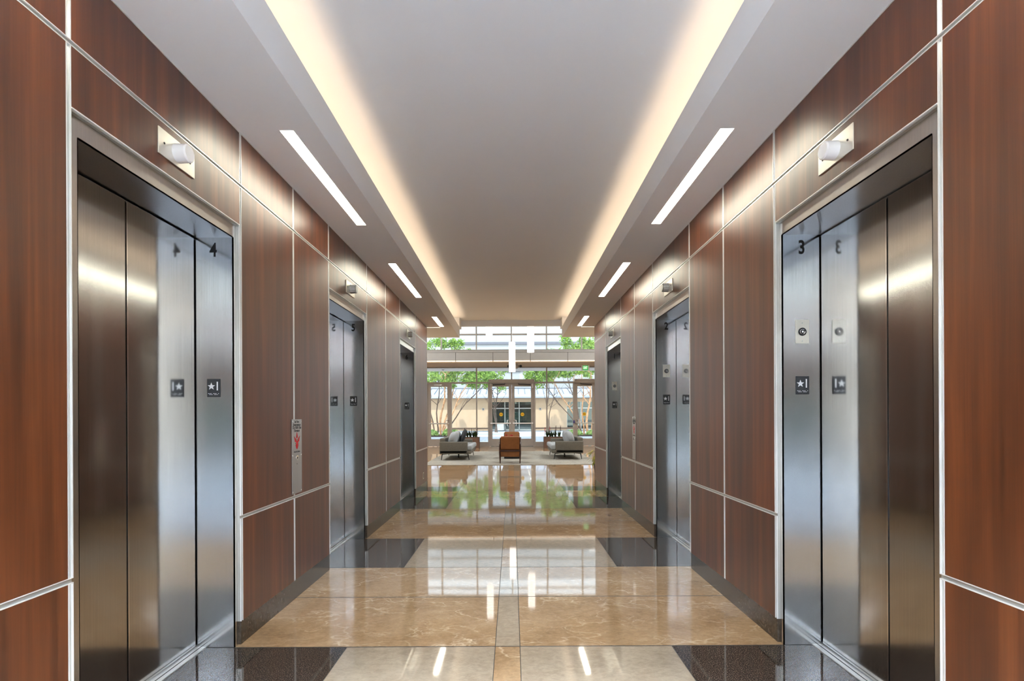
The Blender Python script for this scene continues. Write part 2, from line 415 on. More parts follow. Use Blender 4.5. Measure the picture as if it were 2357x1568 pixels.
# ------------------------------------------------------------------ corridor walls
def sbox(mb, s, d0, d1, y0, y1, z0, z1, r=0):      # box given by distance from the centre line on side s (-1 left, 1 right)
    mb.box(s*d0, s*d1, y0, y1, z0, z1, r); return mb
def side_wall(s, name, bname):
    b = MB()
    cuts = [Y0]
    for a, c in OPEN: cuts += [a-0.004, c+0.004]
    cuts.append(Y1)
    for i in range(0, len(cuts), 2): sbox(b, s, BB+0.012, 2.35, cuts[i]+0.004 if i == 0 else cuts[i], cuts[i+1]-0.004 if i == len(cuts)-2 else cuts[i+1], 0, CZ)
    for a, c in OPEN: sbox(b, s, BB+0.012, 2.35, a-0.004, c+0.004, OZ+0.004, CZ)
    for a, c in OPEN: sbox(b, s, DR+0.08, 2.35, a-0.004, c+0.004, 0, OZ+0.004)
    root = struct(b.obj(name, M['wallpaint']))
    g = 0.011
    segs = [(Y0, 1.10), (1.10, BAYS[0][0]), BAYS[0], (BAYS[0][1], 3.80), (3.80, BAYS[1][0]), BAYS[1], (BAYS[1][1], 6.565), (6.565, BAYS[2][0]), BAYS[2], (BAYS[2][1], Y1)]
    for (a, c) in segs:
        door = (a, c) in BAYS
        a2 = a+(g if a != Y0 else 0); c2 = c-(g if c != Y1 else 0)
        for (z0, z1) in ([(FZ+0.012, SEAM_U-g)] if door else [(0.142, SEAM_L-g), (SEAM_L+g, SEAM_U-g)])+[(SEAM_U+g, CZ-0.004)]:
            p = MB(); sbox(p, s, PF, BB+0.010, a2, c2, z0, z1, 0.0012)
            p.obj('wood_panel', M['wood'], root)
    # aluminium channels in the seams with two bright lips
    def channel(y0, y1, z0, z1, vert):
        t = MB(); t.mi = 0; sbox(t, s, PF+0.006, BB+0.011, y0, y1, z0, z1)
        t.mi = 1
        w = 0.0035
        if vert:
            sbox(t, s, PF-0.001, PF+0.006, y0, y0+w, z0, z1); sbox(t, s, PF-0.001, PF+0.006, y1-w, y1, z0, z1)
        else:
            sbox(t, s, PF-0.001, PF+0.006, y0, y1, z0, z0+w); sbox(t, s, PF-0.001, PF+0.006, y0, y1, z1-w, z1)
        t.obj('reveal_channel', [M['alu_dark'], M['alu']], root)
    channel(Y0, Y1, SEAM_U-g, SEAM_U+g, False)
    lows = [(Y0, BAYS[0][0]+g), (BAYS[0][1]-g, BAYS[1][0]+g), (BAYS[1][1]-g, BAYS[2][0]+g), (BAYS[2][1]-g, Y1)]
    for a, c in lows: channel(a, c, SEAM_L-g, SEAM_L+g, False)
    for y in (1.10, 3.80, 6.565):
        for z0, z1 in ((0.142, SEAM_L-g), (SEAM_L+g, SEAM_U-g), (SEAM_U+g, CZ-0.004)): channel(y-g, y+g, z0, z1, True)
    for a, c in BAYS:
        for y in (a, c):
            for z0, z1 in ((0.142, SEAM_L-g), (SEAM_L+g, SEAM_U-g), (SEAM_U+g, CZ-0.004)): channel(y-g, y+g, z0, z1, True)
        t = MB(); t.mi = 0; sbox(t, s, PF+0.004, BB+0.010, a+g, c-g, FZ+0.0005, FZ+0.011); t.mi = 1; sbox(t, s, PF-0.003, PF+0.004, a+g, c-g, FZ+0.006, FZ+0.011)
        t.obj('head_trim', [M['alu_dark'], M['alu']], root)
    # thin shadow-gap trim under the ceiling
    t = MB(); sbox(t, s, PF-0.004, BB+0.011, Y0, Y1, CZ-0.004, CZ-0.0005); t.obj('top_trim', M['alu'], root)
    for a, c in lows:
        p = MB(); sbox(p, s, BB-0.008, BB+0.011, a+(0 if a == Y0 else 0.008), c-(0 if c == Y1 else 0.008), 0.001, 0.139)
        recentre(struct(p.obj(bname, M['granite_base'])))
    return root
side_wall(-1, 'wall_left', 'baseboard_left')
side_wall(1, 'wall_right', 'baseboard_right')

# ------------------------------------------------------------------ elevators
def elevator(s, k, num, camera_plate):
    a, c = BAYS[k]; oa, oc = OPEN[k]; ym = (oa+oc)/2
    side = 'left' if s < 0 else 'right'; order = ['nearest', 'middle', 'farthest'][k]
    root = thing('elevator', (s*FR, ym, 0), 'brushed steel elevator with black number %s on its jamb, %s on the %s wall' % (num, order, side), 'elevator', 'elevators along the corridor')
    # frame
    f = MB(); w = 0.003
    sbox(f, s, FR, BB+0.011+0.004, a+0.012, oa, 0.001, FZ); sbox(f, s, FR, BB+0.015, oc, c-0.012, 0.001, FZ); sbox(f, s, FR, BB+0.015, oa, oc, OZ, FZ)
    f.obj('door_frame', M['frame_steel'], root)
    # returns: the two side jambs and the header
    for (y0, y1) in ((oa-0.003, oa), (oc, oc+0.003)):
        j = MB(); sbox(j, s, FR, DR+0.03, y0, y1, 0.001, OZ); j.obj('jamb', M['steel'], root)
    h = MB(); sbox(h, s, FR, DR+0.03, oa, oc, OZ, OZ+0.003); h.obj('header', M['dark_steel'], root)
    # two door leaves meeting in the middle
    for (y0, y1) in ((oa+0.010, ym-0.003), (ym+0.003, oc-0.010)):
        d = MB(); sbox(d, s, DR, DR+0.035, y0, y1, 0.012, OZ-0.007, 0.002); d.obj('door_panel', M['steel'], root)
    e = MB(); sbox(e, s, DR-0.002, DR+0.03, ym+0.0032, ym+0.0095, 0.014, OZ-0.018); e.obj('door_edge_strip', M['chrome'], root)
    e = MB()
    sbox(e, s, DR+0.032, DR+0.06, oa, oc, 0.001, OZ); e.obj('shaft_screen', M['black'], root)
    # sill
    t = MB(); t.mi = 0; sbox(t, s, DR-0.055, DR+0.03, oa, oc, 0.0005, 0.006)
    t.mi = 1
    sbox(t, s, DR-0.030, DR-0.024, oa, oc, 0.006, 0.0065)
    t.obj('door_sill', [M['alu'], M['black']], root)
    # number and raised sign on the far jamb, which faces the camera
    yj = oc-0.0006; xc = s*1.741
    text_mesh('jamb_number', num, 0.112, M['black'], root, (xc, yj, 2.350), (1, 0, 0), (0, 0, 1), 0.001, 0.0028, 0.74, label='black number %s' % num)
    p = MB(); p.box(xc-0.039, xc+0.039, yj-0.003, yj, 1.483, 1.590, 0.001)
    pl = p.obj('floor_sign', M['sign'], root, label='black raised sign with star and number 1')
    star = []
    for i in range(10):
        r = 0.023 if i % 2 == 0 else 0.0095; t_ = PI/2+i*PI/5; star.append((math.cos(t_)*r, math.sin(t_)*r))
    q = MB(); q.prism([(u+xc-0.013, v+1.546) for u, v in star], lambda u, v, t: (u, yj-0.003-t, v), 0.0, 0.0012); q.obj('star', M['silver'], pl)
    text_mesh('numeral', '1', 0.072, M['silver'], pl, (xc+0.022, yj-0.0036, 1.545), (1, 0, 0), (0, 0, 1), 0.0012, 0.001, 0.8)
    q = MB()
    for i in range(9):
        for j2 in range(2):
            if (i*7+j2*3) % 4: q.cyl((xc-0.030+i*0.0074, yj-0.003, 1.498+j2*0.006), (xc-0.030+i*0.0074, yj-0.0042, 1.498+j2*0.006), 0.002, n=8)
    q.obj('braille', M['silver'], pl)
    if camera_plate:
        p = MB(); p.box(xc-0.040, xc+0.040, yj-0.002, yj, 1.785, 1.925, 0.0008); cp = p.obj('switch_plate', M['plate'], root, label='small steel plate with round black key switch')
        q = MB(); q.cyl((xc, yj-0.002, 1.853), (xc, yj-0.006, 1.853), 0.024, n=24); q.obj('key_switch', M['black'], cp)
        q = MB(); q.tube([(xc+0.014*math.cos(t*PI/9), yj-0.0065, 1.853+0.014*math.sin(t*PI/9)) for t in range(19)], 0.0018, 6); q.cyl((xc, yj-0.006, 1.853), (xc, yj-0.008, 1.853), 0.006, n=12); q.obj('switch_ring', M['chrome'], cp)
        for dz in (-0.055, 0.052):
            q = MB(); q.cyl((xc, yj-0.002, 1.853+dz), (xc, yj-0.0035, 1.853+dz), 0.004, n=10); q.obj('screw', M['alu_dark'], cp)
    # hall lantern on the wood panel over the door (top level)
    lm = {0: 'white', 1: 'grey', 2: 'grey'}[k]
    L = thing('hall_lantern', (s*PF, ym, 2.646), '%s round lantern on a metal plate over the %s elevator door on the %s' % (lm, order, side), 'lantern', 'hall lanterns over the elevators')
    p = MB(); sbox(p, s, PF-0.006, PF-0.0002, ym-0.133, ym+0.133, 2.584, 2.708, 0.001); p.obj('mounting_plate', M['plate'], L)
    q = MB(); q.cyl((s*(PF-0.006), ym, 2.646), (s*(PF-0.060), ym, 2.646), 0.044, 0.042, n=32); q.cyl((s*(PF-0.060), ym, 2.646), (s*(PF-0.066), ym, 2.646), 0.042, 0.036, n=32)
    q.obj('lens', M['lens'] if k == 0 else M['lens_grey'], L, smooth=True)
    if k:
        q = MB()
        for dz in (-0.03, -0.015, 0, 0.015, 0.03):
            q.tube([(s*(PF-0.008), ym-math.sqrt(0.044**2-dz*dz), 2.646+dz), (s*(PF-0.06), ym-math.sqrt(0.043**2-dz*dz), 2.646+dz)], 0.0016, 6)
        q.obj('lens_rib', M['lens'], L)
    for dy in (-0.095, 0.095):
        q = MB(); q.cyl((s*(PF-0.006), ym+dy, 2.646), (s*(PF-0.008), ym+dy, 2.646), 0.005, n=10); q.obj('screw', M['ink'], L)
    return root
for k, (l, r) in enumerate((('4', '3'), ('5', '2'), ('6', '1'))):
    elevator(-1, k, l, False); elevator(1, k, r, True)

# call stations on the seams
def call_station(s, y, lab):
    R = thing('call_station', (s*PF, y, 1.07), lab, 'call panel', 'call stations on the wall seams')
    x = s*(PF-0.004); t = s
    p = MB(); sbox(p, s, PF-0.004, PF-0.0013, y-0.088, y+0.088, 0.79, 1.345, 0.001); pl = p.obj('face_plate', M['dark_steel'], R)
    ux = (0, -s, 0); up = (0, 0, 1)      # reading direction seen from the corridor
    xx = s*(PF-0.0045)
    for i, ln in enumerate(('In Fire', 'Emergency', 'Do Not Use', 'Elevator')):
        text_mesh('sign_text', ln, 0.030, M['ink'], R, (xx, y, 1.326-i*0.022), ux, up, 0.0006, 0.0002)
    text_mesh('sign_text', 'Use Exit Stairs', 0.018, M['ink'], R, (xx, y, 1.102), ux, up, 0.0006, 0.0002)
    def petal(u0, z0, hgt, wid, lean):
        out = []
        for i in range(13):
            q = i/12; out.append((u0+lean*q*q+wid*math.sin(PI*min(1, q*0.99))**0.8*(1-0.35*q), z0+hgt*q))
        for i in range(11, 0, -1):
            q = i/12; out.append((u0+lean*q*q-wid*math.sin(PI*q)**0.8*(1-0.35*q), z0+hgt*q))
        return out
    fr = MB()
    fn = lambda u, v, t_: (s*(PF-0.004-t_), y-s*u, v)
    fr.prism(petal(0.0, 1.135, 0.115, 0.020, 0.0), fn, 0.0, 0.0008)
    fr.prism(petal(-0.006, 1.120, 0.100, 0.020, -0.045), fn, 0.0, 0.0007)
    fr.prism(petal(0.006, 1.120, 0.100, 0.020, 0.045), fn, 0.0, 0.0009)
    fr.obj('flame_symbol', M['red'], R, label='red three-tongued flame symbol')
    for u, z in ((0, 1.195), (-0.030, 1.165), (0.030, 1.165)):
        q = MB(); q.cyl((s*(PF-0.0048), y-s*u, z), (s*(PF-0.0056), y-s*u, z), 0.011, n=14); pg = q.obj('pictogram', M['plate'], R)
        q = MB(); q.box(s*(PF-0.0062), s*(PF-0.0055), y-s*u-0.003, y-s*u+0.003, z-0.007, z+0.006); q.obj('pictogram_figure', M['ink'], pg)
    q = MB(); q.cyl((s*(PF-0.004), y, 1.058), (s*(PF-0.008), y, 1.058), 0.018, n=24); b = q.obj('call_button', M['chrome'], R)
    q = MB(); q.cyl((s*(PF-0.008), y, 1.056), (s*(PF-0.009), y, 1.056), 0.008, n=16); q.obj('button_centre', M['ink'], b)
    q = MB(); q.cyl((s*(PF-0.004), y, 1.010), (s*(PF-0.005), y, 1.010), 0.004, n=10); q.obj('key_hole', M['ink'], R)
    for dy in (-0.074, 0.074):
        for z in (0.805, 1.075, 1.33):
            q = MB(); q.cyl((s*(PF-0.004), y+dy, z), (s*(PF-0.0055), y+dy, z), 0.005, n=10); q.obj('screw', M['alu'], R)
    return R
call_station(-1, 3.84, 'tall steel call panel with red flame symbol between elevators 4 and 5')
call_station(1, 6.60, 'tall steel call panel with red flame symbol between elevators 2 and 1')

# outlet at the end of the left wall
o = thing('wall_outlet', (-PF, 9.28, 0.28), 'small metal outlet plate low on the far left wood panel', 'outlet')
p = MB(); p.box(-PF+0.0002, -PF+0.005, 9.24, 9.32, 0.22, 0.34, 0.001); p.obj('cover_plate', M['plate'], o)
p = MB(); p.box(-PF+0.005, -PF+0.007, 9.262, 9.298, 0.24, 0.32, 0.0005); p.obj('socket', M['black'], o)

# ------------------------------------------------------------------ ceiling
cz1 = CZ+0.03
LIGHTS = [(0.84, 1.83), (3.03, 4.55), (5.69, 7.33), (8.76, 9.72)]
LA, LB = 1.267, 1.357
ce = MB()
yedge = [-0.5]+[v for l in LIGHTS for v in l]
for s in (-1, 1):
    xcuts = [LX, LA, LB, 1.66, 3.6, HX+0.2]
    ycuts = sorted(set([-0.5, 0.66]+[v for l in LIGHTS for v in l]+[9.76, 9.79, 9.845, 11.1]))
    for i in range(len(xcuts)-1):
        for j in range(len(ycuts)-1):
            x0, x1, ya, yb = xcuts[i], xcuts[i+1], ycuts[j], ycuts[j+1]
            if x0 == LA and (ya, yb) in LIGHTS: continue
            if x0 >= LB-1e-6 and x1 <= 3.7 and ya == 9.79: continue
            if x0 >= 1.66 and ya >= 0.66-1e-6 and yb <= 9.76+1e-6: continue
            if x0 >= 1.66 and ya == 9.76: pass
            ce.box(s*x0, s*x1, ya, yb, CZ, cz1)
    ce.box(s*LX, s*(LX+0.03), -0.5, 11.1, cz1, LIPZ)
    ce.box(s*1.95, s*2.0, -0.5, 11.1, cz1, UZ)          # back of the cove
    ce.box(s*1.66, s*2.0, 0.66, 9.76, CZ+0.002, cz1)
    ce.box(s*LX, s*(HX+0.2), 11.06, 11.1, cz1, LOBZ+0.1)   # upstand towards the lobby
    ce.box(s*LX, s*(HX+0.2), -0.5, -0.46, cz1, LOBZ+0.1)
ce.box(-2.0, 2.0, -0.9, 11.5, UZ, UZ+0.06)
ce.box(-LX, LX, 11.42, 11.5, 3.373, UZ); ce.box(-LX, LX, -0.9, -0.82, 3.373, UZ)
ce.box(-LX, LX, 11.44, 11.5, UZ+0.06, LOBZ+0.1); ce.box(-LX, LX, -0.9, -0.84, UZ+0.06, LOBZ+0.1)
ce.box(-LX-0.04, -LX, 11.1, 11.5, LIPZ+0.02, LOBZ+0.1); ce.box(LX, LX+0.04, 11.1, 11.5, LIPZ+0.02, LOBZ+0.1)
struct(ce.obj('ceiling', M['white']))
def linear_light(s, ya, yb, lab):
    r = thing('linear_light', (s*(LA+LB)/2, (ya+yb)/2, CZ), lab, 'ceiling light', 'recessed linear ceiling lights')
    t = MB(); x0, x1 = LA+0.0005, LB-0.0005; w = 0.004
    for (a, b_, c, d) in ((x0, x0+w, ya+0.001, yb-0.001), (x1-w, x1, ya+0.001, yb-0.001), (x0+w, x1-w, ya+0.001, ya+0.001+w), (x0+w, x1-w, yb-0.001-w, yb-0.001)):
        t.box(s*a, s*b_, c, d, CZ-0.001, CZ+0.05)
    t.obj('trim_frame', M['white_pl'], r)
    d = MB(); d.box(s*(x0+w), s*(x1-w), ya+0.006, yb-0.006, CZ+0.006, CZ+0.02); d.obj('diffuser', M['linear'], r)
    d = MB(); d.box(s*x0, s*x1, ya+0.001, yb-0.001, CZ+0.052, CZ+0.075); d.obj('housing', M['white_pl'], r)
for s, sn in ((-1, 'left'), (1, 'right')):
    for i, (ya, yb) in enumerate(LIGHTS):
        nm = ['behind the entrance end of', 'nearest in', 'second in', 'farthest in'][i]
        linear_light(s, ya, yb, 'long recessed light slot, %s the %s soffit of the corridor' % (nm, sn))
    r = thing('cross_light', (s*2.4, 9.8175, CZ), 'thin light slot across the end of the %s soffit towards the lobby' % sn, 'ceiling light', 'cross light slots')
    d = MB(); d.box(s*(LB+0.002), s*3.598, 9.793, 9.842, CZ+0.012, CZ+0.02); d.obj('diffuser', M['cross'], r)
    d = MB(); d.box(s*(LB+0.001), s*3.599, 9.7905, 9.793, CZ-0.001, CZ+0.03); d.box(s*(LB+0.001), s*3.599, 9.842, 9.8445, CZ-0.001, CZ+0.03); d.obj('trim_frame', M['white_pl'], r)
    r = thing('cove_light', (s*1.22, 5.3, cz1), 'warm light strip lying in the %s ceiling cove behind its lip' % sn, 'cove light', 'cove light strips')
    for i_ in range(12):
        d = MB(); d.box(s*1.20, s*1.24, -0.3+i_*0.94, -0.3+(i_+1)*0.94-0.004, cz1+0.10, cz1+0.115); d.obj('led_strip', M['cove'], r)
    d = MB(); d.box(s*1.19, s*1.25, -0.32, 11.02, cz1+0.0005, cz1+0.10); d.obj('housing', M['white_pl'], r)

# ------------------------------------------------------------------ lobbies: shell
def lobby_shell(y_in, y_out, tag_):
    a, b = min(y_in, y_out), max(y_in, y_out)
    c = MB(); c.box(-HX-0.2, HX+0.2, a, b+0.0, LOBZ, LOBZ+0.2); struct(c.obj('ceiling', M['white']))
    for s, n in ((-1, 'left'), (1, 'right')):
        w = MB(); w.box(s*HX, s*(HX+0.2), a, b, 0, LOBZ); struct(w.obj('wall_'+n, M['wallpaint']))
lobby_shell(9.76, GY+0.05, 'front'); lobby_shell(0.72, RGY-0.05, 'rear')
for s, n in ((-1, 'left'), (1, 'right')):
    for yy in ((Y1-0.06, Y1+0.0), (Y0, Y0+0.06)):
        w = MB(); w.box(s*2.352, s*HX, yy[0], yy[1], 0, CZ-0.001); w.box(s*(PF), s*(2.352), yy[0] if yy[0] < 1 else yy[1]-0.003, yy[0]+0.003 if yy[0] < 1 else yy[1], 0.001, CZ-0.001)
        struct(w.obj('wall_front' if yy[0] > 5 else 'wall_back', M['wallpaint']))

# unseen round fill lights added under the lobby ceilings to brighten the interior
for (ys_, mat_, nm_) in (((12.9, 15.2, 17.5, 19.8), 'fill_warm', 'front'), ((-1.6, -4.2, -6.8, -9.4), 'fill_cool', 'rear')):
    for i_, y_ in enumerate(ys_):
        for x_ in ((-6.2, -4.7, 4.7, 6.2) if nm_ == 'front' else (-5.4, -2.7, 0.0, 2.7, 5.4)):
            l = thing('added_fill_light', (x_, y_, LOBZ), 'added round fill light high in the %s lobby ceiling, above the frame' % nm_, 'ceiling light', 'added fill lights in the %s lobby' % nm_)
            q = MB(); q.cyl((x_, y_, LOBZ-0.001), (x_, y_, LOBZ-0.02), 0.24, n=24); q.obj('trim_ring', M['white_pl'], l)
            q = MB(); q.cyl((x_, y_, LOBZ-0.021), (x_, y_, LOBZ-0.025), 0.21, n=24); q.obj('diffuser', M[mat_], l)

# ------------------------------------------------------------------ curtain wall
D = 1.56
MW, MD = 0.054, 0.13
def curtain(gy, sgn, full):
    # window wall as structures: each window is frame + panes
    up = struct_root('window_1' if full else 'window_5'); up.location = (0, gy, 4.0)
    f = MB()
    for i in range(-5, 6):
        x = i*D
        if abs(x) > HX: continue
        f.box(x-MW/2, x+MW/2, gy-MD/2, gy+MD/2, 4.22, LOBZ)
    for z in ((4.25, 4.98, 6.3) if full else (4.25, 5.0, 6.4)): f.box(-HX, HX, gy-MD/2+0.005, gy+MD/2-0.005, z-0.03, z+0.03)
    f.obj('window_frame', M['anod'], up)
    g = MB(); g.box(-HX, HX, gy-0.004, gy+0.004, 4.28 if full else 5.03, LOBZ); g.obj('pane', M['glass'], up)
    # fascia and soffit inside, slab zone
    b = MB(); yi = gy-sgn*2.1
    b.box(-HX, HX, min(yi, gy-sgn*0.07), max(yi, gy-sgn*0.07), 3.60, 4.01)
    struct(b.obj('trim_1' if full else 'trim_5', M['soffit']))
    t = MB()
    q = MB(); q.box(-HX, HX, yi-sgn*0.0009, yi-sgn*0.0001, 3.60, 4.01); struct(q.obj('trim_8', M['black']))
    n = 11; js = [-HX]+[(-0.745+1.51*i)+0.0 for i in range(-4, 6)]+[HX]
    js = sorted(x for x in js if -HX <= x <= HX)
    for i in range(len(js)-1): t.box(js[i]+0.008, js[i+1]-0.008, yi-sgn*0.022, yi-sgn*0.001, 3.60, 3.915)
    t.box(-HX, HX, yi-sgn*0.03, yi-sgn*0.001, 3.925, 4.01); t.box(-HX, HX, yi-sgn*0.045, yi-sgn*0.001, 4.015, 4.035)
    struct(t.obj('trim_2' if full else 'trim_6', M['fascia']))
    l = thing('fascia_light', (0, yi, 3.57), 'thin light line under the grey fascia beam across the %s window wall' % ('front' if full else 'rear'), 'light strip')
    q = MB()
    for i in range(len(js)-1): q.box(js[i]+0.02, js[i+1]-0.02, yi-sgn*0.02, yi+sgn*0.003, 3.566, 3.584)
    q2 = q.obj('led_strip', M['fascia_led'], l)
    q = MB(); q.box(-HX, HX, yi, yi+sgn*2.03, 3.53, 3.5585); struct(q.obj('trim_3' if full else 'trim_7', M['soffit']))
    return yi
YI = curtain(GY, 1, True); curtain(RGY, -1, False)
q = MB(); q.box(-HX, HX, RGY-0.05, RGY+0.05, 2.1, 5.0); struct(q.obj('wall_back', M['wood']))

# lower glazing, front: frame openings for doors
lw = struct_root('window_2'); lw.location = (0, GY, 0)
f = MB()
def vbar(x, z0, z1, w=MW, d=MD): f.box(x-w/2, x+w/2, GY-d/2, GY+d/2, z0, z1)
HEAD = 2.83
for i in (-4, -3, -1, 0, 1, 3, 4): vbar(i*D, HEAD, 3.529)
for x in (-4*D, -D, D, 4*D): vbar(x, 0.0, HEAD)
for x in (-3.76, -2.70, -1.02, 1.02, 2.76, 3.74): vbar(x, 0.0, HEAD, 0.07)
f.box(-HX, HX, GY-MD/2+0.004, GY+MD/2-0.004, HEAD-0.035, HEAD+0.035)
f.box(-HX, HX, GY-MD/2+0.004, GY+MD/2-0.004, 3.49, 3.529)
for (xa, xb) in ((-HX, -3.795), (-2.665, -1.055), (1.055, 2.725), (3.775, HX)):
    f.box(xa, xb, GY-MD/2+0.006, GY+MD/2-0.006, 0.001, 0.20)
    f.box(xa, xb, GY-MD/2+0.006, GY+MD/2-0.006, 0.755, 0.835)
f.obj('window_frame', M['anod'], lw)
g = MB()
g.box(-HX, HX, GY-0.004, GY+0.004, HEAD+0.035, 3.49)
for (xa, xb) in ((-HX, -3.795), (-2.665, -1.055), (1.055, 2.725), (3.775, HX)):
    g.box(xa, xb, GY-0.004, GY+0.004, 0.835, HEAD-0.035); g.box(xa, xb, GY-0.004, GY+0.004, 0.20, 0.755)
g.obj('pane', M['glass'], lw)
# rear lower glazing
rw = struct_root('window_6'); rw.location = (0, RGY, 0)
f2 = MB()
for i in range(-4, 5): f2.box(i*D-MW/2, i*D+MW/2, RGY-MD/2, RGY+MD/2, 0, 2.08)
for z in (0.1, 0.8, 2.05): f2.box(-HX, HX, RGY-MD/2+0.005, RGY+MD/2-0.005, z-0.035, z+0.035)
f2.obj('window_frame', M['anod'], rw)
g = MB(); g.box(-HX, HX, RGY-0.004, RGY+0.004, 0.14, 2.03); g.obj('pane', M['dark_glass'], rw)

def sticker(parent, x, y, z):
    q = MB(); q.cyl((x, y, z), (x, y-0.002, z), 0.082, n=28); st = q.obj('round_sticker', M['yellow'], parent, label='yellow round sticker')
    q = MB(); q.box(x-0.07, x+0.07, y-0.0035, y-0.002, z-0.016, z+0.022); q.obj('sticker_band', M['orange'], st)
def door_leaf(root, x0, x1, hinge_left, stick, bar_white):
    y = GY; st = 0.125; zt, zb = HEAD-0.04, 0.012
    f = MB()
    f.box(x0, x0+st, y-0.025, y+0.025, zb, zt); f.box(x1-st, x1, y-0.025, y+0.025, zb, zt)
    f.box(x0+st, x1-st, y-0.025, y+0.025, zt-0.13, zt); f.box(x0+st, x1-st, y-0.025, y+0.025, zb, 0.335)
    lf = f.obj('door_leaf', M['anod'], root)
    g = MB(); g.box(x0+st, x1-st, y-0.004, y+0.004, 0.335, zt-0.13); g.obj('pane', M['glass'], lf)
    b = MB(); b.box(x0+0.04, x1-0.04, y-0.085, y-0.050, 1.00, 1.05, 0.006)
    b.box(x0+0.045, x0+0.085, y-0.05, y-0.025, 0.995, 1.055); b.box(x1-0.085, x1-0.045, y-0.05, y-0.025, 0.995, 1.055)
    b.obj('push_bar', M['white_pl'] if bar_white else M['alu_dark'], lf)
    hx = (x1-0.20) if hinge_left else (x0+0.20); ox = x1-0.06 if hinge_left else x0+0.06
    p = MB()
    for yy in (y+0.07,):
        p.tube([(ox, y+0.026, 1.17), (ox, yy, 1.17), (hx, yy, 1.17), (hx, yy, 0.90), (ox, yy, 0.90), (ox, y+0.026, 0.90)], 0.014, 8)
    p.tube([(ox, y-0.026, 1.16), (hx+(0.02 if hinge_left else -0.02), y-0.07, 1.16), (hx, y-0.09, 1.04)], 0.012, 8)
    p.obj('pull_handle', M['chrome'], lf)
    if stick: sticker(lf, (x0+x1)/2+(0.02 if hinge_left else -0.02), y-0.005, 1.42)
    return lf
d1 = struct_root('door_1'); d1.location = (-3.22, GY, 0); lf = door_leaf(d1, -3.72, -2.74, True, False, False)
q = MB(); q.box(-3.45, -3.08, GY-0.075, GY-0.026, HEAD-0.12, HEAD-0.06, 0.004); q.tube([(-3.4, GY-0.05, HEAD-0.058), (-3.2, GY-0.12, HEAD-0.045), (-3.1, GY-0.05, HEAD-0.038)], 0.010, 6); q.obj('door_closer', M['alu_dark'], lf)
d2 = struct_root('door_2'); d2.location = (0, GY, 0); door_leaf(d2, -0.985, -0.003, True, True, True); door_leaf(d2, 0.003, 0.985, False, True, True)
def operator(x0, x1, lab, arms):
    o = thing('door_operator', ((x0+x1)/2, GY-0.13, 2.84), lab, 'door opener')
    q = MB(); q.box(x0, x1, GY-0.24, GY-0.066, 2.80, 2.97, 0.006); q.obj('housing', M['anod'], o)
    for x in (x0+0.06, x1-0.06):
        q = MB(); q.box(x-0.02, x+0.02, GY-0.243, GY-0.24, 2.92, 2.935); q.obj('badge', M['black'], o)
    for (xa, xb) in arms:
        q = MB(); q.tube([(xa, GY-0.16, 2.799), (xa, GY-0.20, 2.75), (xb, GY-0.10, 2.73)], 0.018, 8); q.obj('arm', M['black'], o)
operator(-1.01, 1.01, 'long beige automatic opener box over the double entrance door', [(-0.3, -0.85), (0.3, 0.85)])
operator(2.78, 3.82, 'beige automatic opener box over the single door on the right', [(3.05, 3.55)])
for s in (-1, 1):
    o = MB(); o.tube([(s*0.935, GY-0.15, 2.78), (s*0.935, GY-0.15, 2.60), (s*0.905, GY-0.15, 2.565), (s*0.875, GY-0.15, 2.60), (s*0.875, GY-0.13, 2.78)], 0.012, 8)
    tag(recentre(o.obj('hanging_cable', M['chrome'], smooth=True)), 'looped cable hanging at the %s end of the double door opener box' % ('left' if s < 0 else 'right'), 'cable', 'opener cables')
d3 = struct_root('door_3'); d3.location = (3.25, GY, 0); door_leaf(d3, 2.80, 3.70, False, True, False)
o = MB(); o.box(2.73, 2.79, GY-0.085, GY-0.066, 1.02, 1.14, 0.003); tag(recentre(o.obj('door_button', M['blue'])), 'small blue push button plate on the frame beside the right door', 'button')

# exterior canopy over the glass
c = MB(); c.box(-HX-1, HX+1, GY+0.07, GY+1.95, 3.52, 3.9); c2 = c.obj('trim_4', M['canopy']); struct(c2)
o = MB(); o.cyl((-3.2, GY+1.1, 3.519), (-3.2, GY+1.1, 3.505), 0.06, n=20); tag(recentre(o.obj('downlight', M['black'])), 'small dark downlight in the pale outside canopy', 'downlight')

# pendants
def pendant(x, y, z0, z1, r, lab):
    o = thing('pendant_light', (x, y, z0), lab, 'pendant lamp', 'white cylinder pendants in the lobby')
    q = MB(); q.cyl((x, y, z0), (x, y, z1), r, n=36); q.obj('shade', M['pendant'], o, smooth=True)
    q = MB(); q.cyl((x, y, z1+0.001), (x, y, z1+0.02), r*0.6, n=24); q.obj('cap', M['alu'], o)
    q = MB(); q.cyl((x, y, z1+0.02), (x, y, LOBZ-0.001), 0.004, n=6); q.obj('cable', M['alu'], o)
pendant(0.025, 15.6, 2.705, 3.60, 0.098, 'glowing white cylinder pendant, the lowest one, before the double door')
pendant(0.56, 14.7, 3.19, 4.15, 0.100, 'glowing white cylinder pendant, right and higher, cut by the ceiling edge')
pendant(-0.65, 15.1, 3.66, 4.6, 0.098, 'glowing white cylinder pendant, left and highest, only its lower end shows')

